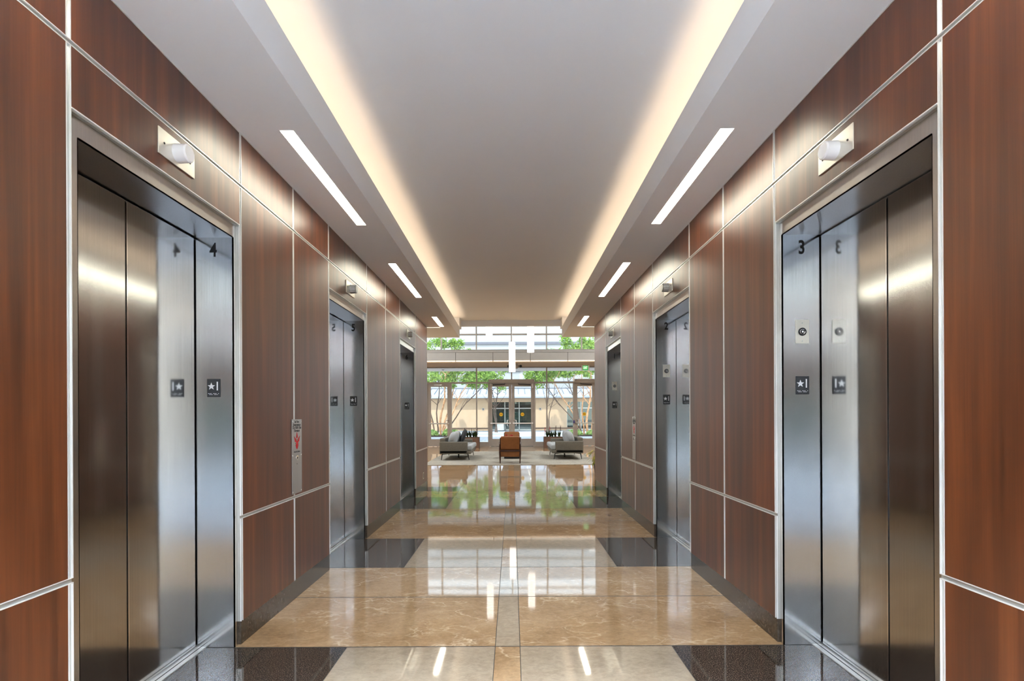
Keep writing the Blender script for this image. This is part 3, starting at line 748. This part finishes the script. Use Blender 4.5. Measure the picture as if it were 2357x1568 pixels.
# exit sign and emergency light under the soffit
e = thing('exit_sign', (3.18, 21.9, 3.30), 'green EXIT sign hanging under the soffit above the right door', 'exit sign')
q = MB(); q.box(3.09, 3.25, 21.86, 21.94, 3.505, 3.529); q.obj('canopy', M['white_pl'], e)
q = MB(); q.box(3.0, 3.34, 21.885, 21.895, 3.295, 3.505, 0.002); q.obj('panel', M['lens'], e)
q = MB(); q.box(3.055, 3.285, 21.880, 21.884, 3.30, 3.50); q.obj('face', M['green'], e)
text_mesh('lettering', 'EXIT', 0.155, M['green_l'], e, (3.17, 21.878, 3.40), (1, 0, 0), (0, 0, 1), 0.002, 0.002, 0.55)
e = thing('emergency_light', (0.15, 21.3, 3.33), 'beige emergency light box with two black lamp heads behind the low pendant', 'emergency light')
q = MB(); q.box(0.0, 0.26, 21.25, 21.35, 3.33, 3.529, 0.005); q.obj('battery_box', M['anod'], e)
for x in (-0.12, 0.38):
    q = MB(); q.tube([(0.13, 21.3, 3.44), (x, 21.28, 3.44)], 0.012, 8); q.cyl((x, 21.29, 3.44), (x, 21.20, 3.42), 0.045, 0.055, n=20); q.obj('lamp_head', M['black'], e, smooth=True)

# ------------------------------------------------------------------ lobby furniture
r = MB(); r.box(-2.46, 2.46, 14.07, 19.4, 0.0005, 0.010, 0.003); tag(recentre(r.obj('area_rug', M['rug'])), 'large pale grey rug with dark flecks under the lobby seating', 'rug')

def loveseat(s, y0, lab):
    """s=-1: stands left, faces right; back at x = s*2.21"""
    L = 2.02; xb, xf = 2.20, 1.22       # back and front distance from centre
    y1 = y0+L
    R = thing('loveseat', (s*1.75, y0+L/2, 0.012), lab, 'sofa', 'grey sofas facing each other')
    q = MB(); q.box(s*xb, s*(xf+0.02), y0, y1, 0.20, 0.315, 0.02, 3); q.obj('seat_base', M['fabric'], R, smooth=True)
    for ya in (y0, y1-0.12):
        q = MB(); q.box(s*xb, s*(xf+0.12), ya, ya+0.12, 0.205, 0.575, 0.03, 4); q.obj('armrest', M['fabric'], R, smooth=True)
    q = MB(); q.box(s*xb, s*(xb-0.17), y0+0.10, y1-0.10, 0.25, 0.68, 0.035, 4); q.obj('backrest', M['fabric'], R, smooth=True)
    q = MB(); q.box(s*(xb-0.16), s*(xf+0.11), y0+0.122, y1-0.122, 0.315, 0.465, 0.045, 4); q.box(s*(xf+0.15), s*(xf-0.01), y0+0.01, y1-0.01, 0.315, 0.465, 0.05, 4)
    q.obj('seat_cushion', M['fabric_l'], R, smooth=True)
    rot = Matrix.Rotation(-s*math.radians(14), 3, 'Y')
    for yc in (y0+0.56, y1-0.56):
        q = MB(); q.pillow((s*(xb-0.36), yc, 0.64), (0.24, 0.82, 0.46), rot, 0.55); q.obj('back_cushion', M['fabric_l'], R, smooth=True)
    for ya in (y0+0.10, y1-0.10):
        for xa, sx in ((xb-0.09, 1), (xf+0.13, -1)):
            q = MB(); q.tube([(s*xa, ya, 0.203), (s*(xa+0.02*sx), ya, 0.17), (s*(xa+0.045*sx), ya, 0.016)], [0.022, 0.016, 0.010], 8)
            q.tube([(s*(xa-0.12*sx), ya, 0.198), (s*xa, ya, 0.185)], 0.008, 6); q.obj('leg', M['black'], R, smooth=True)
    q = MB(); q.cyl((s*1.72, (y0+y1)/2, 0.202), (s*1.72, (y0+y1)/2, 0.016), 0.028, 0.02, n=10); q.obj('leg', M['black'], R)
    return R
loveseat(-1, 15.50, 'grey tweed sofa on slim black legs on the left of the rug')
loveseat(1, 15.62, 'grey tweed sofa on slim black legs on the right of the rug')
q = MB(); q.pillow((-1.60, 16.85, 0.69), (0.13, 0.5, 0.48), Matrix.Rotation(math.radians(22), 3, 'Y') @ Matrix.Rotation(0.2, 3, 'Z'), 0.5)
tag(recentre(q.obj('throw_pillow', M['charcoal'], smooth=True)), 'charcoal throw pillow leaning on the back cushion of the left sofa', 'pillow')

def lounge_chair(x, y, facing, lab):
    """facing=+1: faces +y (away from camera)"""
    R = thing('lounge_chair', (x, y, 0.012), lab, 'armchair', 'tan leather lounge chairs')
    P = lambda u, v, z: (x+u, y+facing*v, z)
    def B(mb, u0, u1, v0, v1, z0, z1, r=0, seg=3): mb.box(x+u0, x+u1, y+facing*v0, y+facing*v1, z0, z1, r, seg)
    # leather back: leans backwards (towards -v)
    q = MB()
    fn = lambda v, z, u: (x+u, y+facing*v, z)
    q.prism([(-0.30, 0.40), (-0.18, 0.38), (-0.27, 0.77), (-0.33, 0.79), (-0.40, 0.76)], fn, -0.265, 0.265)
    bmesh.ops.bevel(q.bm, geom=list(q.bm.edges), offset=0.018, segments=3, affect='EDGES'); q.obj('backrest', M['leather'], R, smooth=True)
    q = MB(); B(q, -0.27, 0.27, -0.24, 0.36, 0.27, 0.42, 0.03); q.obj('seat_cushion', M['leather'], R, smooth=True)
    q = MB(); B(q, -0.262, 0.262, -0.30, -0.262, 0.20, 0.345, 0.008); q.obj('seat_apron', M['leather'], R, smooth=True)
    q = MB(); B(q, -0.275, 0.275, -0.335, -0.302, 0.347, 0.397, 0.006); q.obj('back_rail', M['walnut'], R)
    for u in (-0.29, 0.29):
        sg = 1 if u > 0 else -1
        q = MB(); q.tube([P(u, -0.28, 0.555), P(u, -0.29, 0.30), P(u-0.01*sg, -0.33, 0.016)], [0.018, 0.024, 0.015], 8); q.obj('leg', M['walnut'], R, smooth=True)
        q = MB(); q.tube([P(u, 0.33, 0.54), P(u, 0.33, 0.30), P(u, 0.36, 0.016)], [0.018, 0.022, 0.014], 8); q.obj('leg', M['walnut'], R, smooth=True)
        q = MB(); q.tube([P(u, -0.34, 0.545), P(u+0.015*sg, -0.1, 0.575), P(u+0.02*sg, 0.2, 0.575), P(u, 0.40, 0.55)], [0.016, 0.024, 0.028, 0.018], 8); q.obj('armrest', M['walnut'], R, smooth=True)
        q = MB(); q.tube([P(u, -0.29, 0.33), P(u, 0.33, 0.33)], 0.016, 8); q.obj('side_rail', M['walnut'], R)
    for u in (-0.275, 0.275):
        q = MB(); q.tube([P(u, -0.26, 0.38), P(u, -0.36, 0.74)], [0.014, 0.011], 6); q.obj('back_post', M['walnut'], R)
    return R
lounge_chair(-0.045, 14.74, 1, 'tan leather lounge chair with dark wood frame, back turned, at the rug front')
lounge_chair(0.0, 18.2, -1, 'tan leather lounge chair at the far end of the rug, facing the corridor')

T = thing('coffee_table', (0.0, 16.35, 0.012), 'low black box coffee table between the two tan chairs', 'coffee table')
q = MB(); q.box(-0.30, 0.28, 15.95, 16.75, 0.335, 0.37, 0.004); q.obj('tabletop', M['walnut'], T)
q = MB(); q.box(-0.24, 0.24, 16.0, 16.7, 0.0125, 0.335, 0.01); q.obj('base', M['black'], T)

def strap_plant(parent_label, x0, x1, y0, y1, zb, h, n_clumps, name, lab, spikes, mat, group=None, seed=1):
    rnd = random.Random(seed)
    R = thing(name, ((x0+x1)/2, (y0+y1)/2, zb), lab, 'plant', group)
    lf = MB(); fm = MB(); nf = 0
    for i in range(n_clumps):
        cx = x0+(x1-x0)*(i+0.5)/n_clumps+rnd.uniform(-.03, .03); cy = (y0+y1)/2+rnd.uniform(-.08, .08)
        for k in range(22):
            a = rnd.uniform(0, 2*PI); ln = rnd.uniform(0.55, 1.0)*h; spread = rnd.uniform(0.12, 0.75)
            d = Vector((math.cos(a), math.sin(a), 0)); w = rnd.uniform(0.018, 0.030)
            pv = d.cross(Vector((0, 0, 1)))
            prev = None
            for t in range(6):
                q = t/5
                c = Vector((cx, cy, zb))+d*(spread*ln*q*0.8)+Vector((0, 0, ln*(q-spread*0.55*q*q)))
                ww = w*(1-q**2*0.9)
                cur = (c-pv*ww, c+pv*ww)
                if prev: lf.quad(prev[0], prev[1], cur[1], cur[0])
                prev = cur
    lf.obj('leaves', mat, R)
    for (fx, fz, m) in spikes:
        q = MB(); cy = (y0+y1)/2-0.05
        q.tube([(fx, cy, zb), (fx+0.01, cy, zb+fz-0.16)], 0.008, 6)
        for k in range(9):
            z = zb+fz-0.18+k*0.022; a = k*2.4; l_ = 0.05*(1-k/12)
            q.tube([(fx+0.01, cy, z), (fx+0.01+math.cos(a)*l_, cy+math.sin(a)*l_, z+0.035)], [0.012, 0.003], 5)
        q.obj('flower_spike', m, R)
    return R
def planter(x0, x1, side):
    P_ = thing('planter_box', ((x0+x1)/2, 21.72, 0), 'brown rectangular planter box at the glass behind the %s sofa' % side, 'planter', 'brown planter boxes')
    q = MB(); t = 0.03; ya, yb = 21.45, 22.0
    q.box(x0, x1, ya, ya+t, 0.001, 0.46); q.box(x0, x1, yb-t, yb, 0.001, 0.46); q.box(x0, x0+t, ya+t, yb-t, 0.001, 0.46); q.box(x1-t, x1, ya+t, yb-t, 0.001, 0.46)
    q.obj('box', M['planter'], P_)
    q = MB(); q.box(x0+t, x1-t, ya+t, yb-t, 0.02, 0.42); q.obj('soil', M['soil'], P_)
planter(-2.16, -1.38, 'left'); planter(1.36, 2.14, 'right')
strap_plant('', -2.08, -1.46, 21.6, 21.85, 0.43, 0.42, 5, 'bromeliad', 'dark strap-leaved plants in the brown planter behind the left sofa',
            [(-2.02, 0.40, M['bract_d']), (-1.72, 0.38, M['bract_d']), (-1.48, 0.40, M['bract_d'])], M['strap'], 'bromeliads in the planters', 3)
strap_plant('', 1.44, 2.06, 21.6, 21.85, 0.43, 0.40, 5, 'bromeliad', 'strap-leaved plants with red flower spikes in the planter behind the right sofa',
            [(1.40, 0.42, M['bract']), (1.60, 0.44, M['bract']), (1.86, 0.48, M['bract_d']), (2.06, 0.47, M['bract_d'])], M['strap'], 'bromeliads in the planters', 5)
# little bowl arrangement on the coffee table
B_ = thing('flower_bowl', (-0.10, 16.3, 0.37), 'small bowl of reddish blooms on the black coffee table', 'flower bowl')
q = MB(); q.cyl((-0.10, 16.3, 0.371), (-0.10, 16.3, 0.50), 0.07, 0.12, n=24); q.obj('bowl', M['black'], B_)
q = MB(); rnd = random.Random(4)
for k in range(26):
    a = rnd.uniform(0, 2*PI); l_ = rnd.uniform(0.05, 0.17); z = rnd.uniform(0.66, 0.78)
    q.tube([(-0.10, 16.3, 0.50), (-0.10+math.cos(a)*l_*0.7, 16.3+math.sin(a)*l_*0.7, 0.62), (-0.10+math.cos(a)*l_, 16.3+math.sin(a)*l_, z)], [0.005, 0.005, 0.012], 5)
q.obj('blooms', M['bract'], B_)

# leafy plant at the right corridor end
PX, PY = 1.90, 11.9
P_ = thing('corner_plant', (PX+0.16, PY, 0), 'variegated yellow-green potted plant just past the right wall end', 'plant')
q = MB(); q.cyl((PX+0.16, PY, 0.001), (PX+0.16, PY, 0.30), 0.12, 0.15, n=24); q.obj('pot', M['black'], P_, smooth=True)
lf = MB(); rnd = random.Random(11)
for k in range(80):
    a = rnd.uniform(0, 2*PI); z0 = rnd.uniform(0.18, 0.52); rr = rnd.uniform(0.14, 0.33)*(1.1-abs(z0-0.38))
    d = Vector((math.cos(a), math.sin(a), 0)); pv = d.cross(Vector((0, 0, 1))); c0 = Vector((PX+0.16, PY, z0+0.08)); prev = None
    for t in range(6):
        qv = t/5; c = c0+d*(rr*0.5+rr*0.6*qv)+Vector((0, 0, 0.05*qv-0.15*qv*qv)); w = 0.028*math.sin(PI*min(0.98, 0.08+qv*0.9))
        cur = (c-pv*w, c+pv*w)
        if prev: lf.quad(prev[0], prev[1], cur[1], cur[0])
        prev = cur
lf.obj('leaves', M['croton'], P_)
q = MB()
for k in range(7):
    a = k*0.9; q.tube([(PX+0.16, PY, 0.28), (PX+0.16+math.cos(a)*0.12, PY+math.sin(a)*0.12, 0.52)], 0.008, 5)
q.obj('stem', M['strap'], P_)

# ------------------------------------------------------------------ outside
def slab(name, x0, x1, y0, y1, z1, m, t=0.1, kind='structure'):
    q = MB(); q.box(x0, x1, y0, y1, z1-t, z1); o = q.obj(name, m); struct(o); return o
slab('ground', -40, 40, GY+0.1, 80, -0.02, M['concrete'])
slab('ground', -40, 40, 27.6, 33.4, -0.012, M['paver'], 0.006)
slab('ground', -40, 40, 44.0, 47.0, -0.012, M['paver'], 0.006)
slab('ground', -40, 40, -60, RGY-0.1, -0.02, M['concrete'])
for s in (-1, 1):
    slab('ground', s*3.7, s*8.5, 33.6, 37.0, 0.06, M['soil'], 0.07)

# building across the courtyard
BY = 47.0
b = thing('shop_building', (0, BY, 0), 'single-storey beige building with pale metal roof across the courtyard', 'building')
q = MB()
for (xa, xb, z0, z1) in ((-20, -2.0, 0, 2.95), (-2.0, 2.0, 2.62, 2.95), (2.0, 5.05, 0, 2.95), (5.05, 9.0, 2.62, 2.95), (9.0, 20, 0, 2.95)):
    q.box(xa, xb, BY, BY+0.3, z0, z1)
q.obj('wall', M['stucco'], b)
q = MB()
for xa in (-2.12, 2.12, 4.95): q.box(xa-0.2, xa+0.2, BY-0.05, BY-0.002, 2.50, 2.62)
q.box(-5.2, -5.12, BY-0.03, BY-0.002, 0.02, 2.9)
q.obj('pilaster_band', M['stucco'], b)
for (xa, xb) in ((-1.98, 1.98), (5.07, 8.98)):
    q = MB()
    for i in range(4):
        x = xa+(xb-xa)*i/3; q.box(x-0.03, x+0.03, BY+0.10, BY+0.18, 0.0, 2.62)
    q.box(xa, xb, BY+0.10, BY+0.18, 0.0, 0.12); q.box(xa, xb, BY+0.10, BY+0.18, 2.0, 2.08); sf = q.obj('storefront', M['alu_dark'], b)
    q = MB(); q.box(xa, xb, BY+0.13, BY+0.14, 0.12, 2.62); q.obj('pane', M['shop_glass'], sf)
    q = MB(); q.box(xa-0.5, xb+0.5, BY+5.0, BY+5.1, 0, 2.9); q.box(xa-0.5, xb+0.5, BY+0.31, BY+5.0, 2.7, 2.8); q.box(xa-0.5, xa-0.4, BY+0.31, BY+5.0, 0, 2.7); q.box(xb+0.4, xb+0.5, BY+0.31, BY+5.0, 0, 2.7)
    q.obj('shop_interior', M['interior'], b)
q = MB(); q.prism([(BY-0.7, 2.97), (BY-0.7, 3.10), (BY+2.6, 3.98), (BY+2.6, 2.97)], lambda u, v, t: (t, u, v), -20, 20); q.obj('roof', M['metal_roof'], b)
q = MB()
i = -30
while i <= 30:
    x = i*0.60; q.prism([(BY+0.25, 3.36), (BY+0.25, 3.41), (BY+2.6, 4.03), (BY+2.6, 3.98)], lambda u, v, t: (t, u, v), x-0.02, x+0.02); i += 1
q.box(-20, 20, BY+2.55, BY+2.66, 3.96, 4.06)
q.obj('standing_seams', M['seam'], b)
for x in (-2.66, 2.60):
    o = MB(); o.cyl((x, BY-0.001, 1.97), (x, BY-0.05, 1.97), 0.12, 0.11, n=24); o2 = thing('wall_plaque', (x, BY-0.03, 1.97), 'small dark round plaque on the beige wall %s of the shop window' % ('left' if x < 0 else 'right'), 'plaque', 'round wall plaques')
    o.obj('ring', M['stucco_l'], o2); o = MB(); o.cyl((x, BY-0.051, 1.97), (x, BY-0.06, 1.97), 0.07, n=20); o.obj('disc', M['bark_d'], o2)
o = thing('metal_cabinet', (-1.05, BY-0.5, -0.02), 'pale metal bin cabinet standing in front of the shop window', 'bin')
q = MB(); q.box(-1.4, -0.75, BY-0.7, BY-0.3, 0.03, 0.62, 0.01); q.obj('body', M['alu'], o)
q = MB(); q.box(-1.43, -0.72, BY-0.73, BY-0.27, 0.621, 0.66, 0.006); q.obj('lid', M['alu_dark'], o)
for xa in (-1.38, -0.82):
    q = MB(); q.box(xa, xa+0.05, BY-0.68, BY-0.32, -0.02, 0.03); q.obj('foot', M['black'], o)

# taller pale building behind
h = thing('office_block', (0, 54, 0), 'tall pale stucco building rising behind the metal roof', 'building')
q = MB(); q.box(-24, 24, 54, 55, 0, 16); q.obj('wall', M['stucco_l'], h)
q = MB(); q.box(-24, 24, 53.9, 53.998, 4.9, 5.0); q.box(-24, 24, 53.85, 53.998, 8.9, 9.15); q.box(-24, 24, 53.85, 53.998, 6.05, 6.12); q.obj('wall_band', M['seam'], h)
for x in (-9.5, -0.0, 9.5):
    q = MB(); q.box(x-2.2, x+2.4, 53.93, 53.998, 6.6, 8.4); w_ = q.obj('window', M['grille'], h)

# trees
def tree(name, base, trunks, crown, n, seed, lab, mat=None, lw=0.066):
    rnd = random.Random(seed); bx, by = base
    R = thing(name, (bx, by, -0.02), lab, 'tree', 'courtyard trees')
    tips = []
    for i, (dx, dy, hgt, r, m, b0) in enumerate(trunks):
        q = MB(); pts = []; x, y = bx+b0, by+rnd.uniform(-.25, .25)
        for t in range(9):
            k = t/8
            pts.append((x+dx*k**1.25+0.07*math.sin(3.1*k*PI+i), y+dy*k+0.05*math.sin(2.3*k*PI+i*2), hgt*k-0.02))
        q.tube(pts, [r*(1-0.6*t/8) for t in range(9)], 8)
        tr = q.obj('trunk', m, R, smooth=True)
        q = MB()
        for bnum in range(5):
            st = rnd.randint(4, 8); p0 = Vector(pts[st]); a = rnd.uniform(0, 2*PI); ln = rnd.uniform(0.8, 1.6)
            e_ = p0+Vector((math.cos(a)*ln*0.8, math.sin(a)*ln*0.5, ln*0.8)); mid = (p0+e_)/2+Vector((rnd.uniform(-.12, .12), 0, -0.08))
            q.tube([p0, mid, e_], [r*0.4, r*0.26, r*0.10], 5); tips.append(e_)
        q.obj('branch', m, tr)
    q = MB()
    blobs = []
    for c in crown:
        for k in range(14):
            v = Vector((rnd.gauss(0, 1), rnd.gauss(0, 1), rnd.gauss(0, 1))).normalized()*rnd.uniform(0.3, 1)**0.5
            blobs.append((Vector((c[0]+v.x*c[3], c[1]+v.y*c[3]*0.8, c[2]+v.z*c[4])), rnd.uniform(0.28, 0.55)))
    for k in range(n):
        c, rr = rnd.choice(blobs)
        v = Vector((rnd.gauss(0, 1), rnd.gauss(0, 1), rnd.gauss(0, .8))); v = v.normalized()*rr*rnd.uniform(0.3, 1.0)
        p = c+v; d = Vector((rnd.uniform(-1, 1), rnd.uniform(-1, 1), rnd.uniform(-1, .6))).normalized(); u = d.orthogonal().normalized()
        u = (Matrix.Rotation(rnd.uniform(0, 6.28), 3, d) @ u)*lw*rnd.uniform(.7, 1.2); d = d*lw*1.7
        q._verts([p-d, p-u*0.8+d*0.1, p+d, p+u*0.8+d*0.1], [(0, 1, 2, 3)])
    q.obj('foliage', mat or M['leaf'], R)
    return R
bk, bd = M['bark'], M['bark_d']
tree('crepe_myrtle', (-5.0, 34.9), [(-0.5, .2, 3.9, .05, bd, -.35), (0.1, .3, 4.3, .055, bd, -.15), (0.5, -.2, 4.2, .085, bk, .05), (1.1, .3, 4.4, .07, bk, .25), (1.9, 0, 3.9, .06, bk, .3), (2.7, .2, 3.5, .05, bd, .35), (-1.2, 0, 3.6, .05, bk, -.3)],
     [(-5.2, 34.9, 4.6, 1.7, 1.1), (-3.4, 35.0, 4.5, 1.6, 1.2), (-2.2, 35.2, 3.9, 1.1, .8), (-4.6, 35, 5.9, 1.3, .8)], 6500, 21, 'multi-trunked crepe myrtle tree outside behind the left door')
tree('crepe_myrtle', (4.95, 34.7), [(-0.4, .2, 3.9, .07, bk, -.3), (0.0, .3, 4.3, .06, bk, -.1), (0.35, -.2, 4.2, .085, bk, .1), (-1.0, .2, 4.2, .06, bd, -.2), (-1.9, .1, 3.8, .06, bk, -.25), (-2.6, .2, 3.6, .045, bd, -.3), (0.6, .2, 4.0, .06, bk, .35), (1.3, 0, 3.8, .05, bk, .4)],
     [(5.2, 34.7, 4.9, 1.8, 1.1), (3.4, 34.8, 4.9, 1.6, 1.0), (1.9, 35.1, 4.1, 1.0, .7), (4.4, 35, 6.0, 1.7, .8)], 7200, 22, 'multi-trunked crepe myrtle tree outside behind the right door')
tree('courtyard_tree', (-1.4, 42.5), [(0.2, 0, 4.2, .07, bd, 0), (-0.4, .2, 3.9, .05, bd, .1)],
     [(-1.2, 42.5, 4.6, 1.7, 1.0), (-3.2, 42.8, 5.0, 1.5, 1.1), (-6.4, 42.8, 4.9, 1.7, 1.2)], 5000, 23, 'smaller dark-stemmed tree beyond the left crepe myrtle, left of the double door')
tree('courtyard_tree', (2.9, 42.8), [(0.2, 0, 4.2, .07, bd, 0), (0.7, .2, 4.1, .05, bd, .1)],
     [(2.2, 42.8, 5.0, 1.3, 1.0), (4.2, 43, 5.6, 1.9, 1.4), (6.8, 43, 6.2, 1.9, 1.6)], 6500, 24, 'smaller dark-stemmed tree beyond the right crepe myrtle, right of the double door')
def shrub(x, y, w, h_, seed, lab):
    rnd = random.Random(seed); R = thing('low_shrub', (x, y, 0.06), lab, 'shrub', 'low shrubs under the courtyard trees')
    q = MB()
    for k in range(1300):
        v = Vector((rnd.gauss(0, 1), rnd.gauss(0, 1), abs(rnd.gauss(0, 1)))).normalized()*rnd.uniform(0.5, 1)
        p = Vector((x+v.x*w/2, y+v.y*0.5, 0.06+v.z*h_)); d = Vector((rnd.uniform(-1, 1), rnd.uniform(-1, 1), rnd.uniform(-.6, 1))).normalized(); u = d.orthogonal()*0.04; d = d*0.07
        q._verts([p-d, p-u, p+d, p+u], [(0, 1, 2, 3)])
    q.obj('foliage', M['leaf2'], R)
    q = MB()
    for k in range(5): q.tube([(x, y, 0.055), (x+(k-2)*w*0.15, y, 0.06+h_*0.7)], 0.012, 5)
    q.obj('stem', bd, R)
shrub(-5.5, 34.2, 1.2, .40, 31, 'low pale green shrub at the foot of the left tree, left part')
shrub(-4.1, 34.2, 1.2, .50, 32, 'low pale green shrub at the foot of the left tree, right part')
shrub(4.2, 34.2, 1.1, .38, 33, 'low yellow-green shrub at the foot of the right tree, left part')
shrub(5.5, 34.2, 1.1, .34, 34, 'low yellow-green shrub at the foot of the right tree, right part')
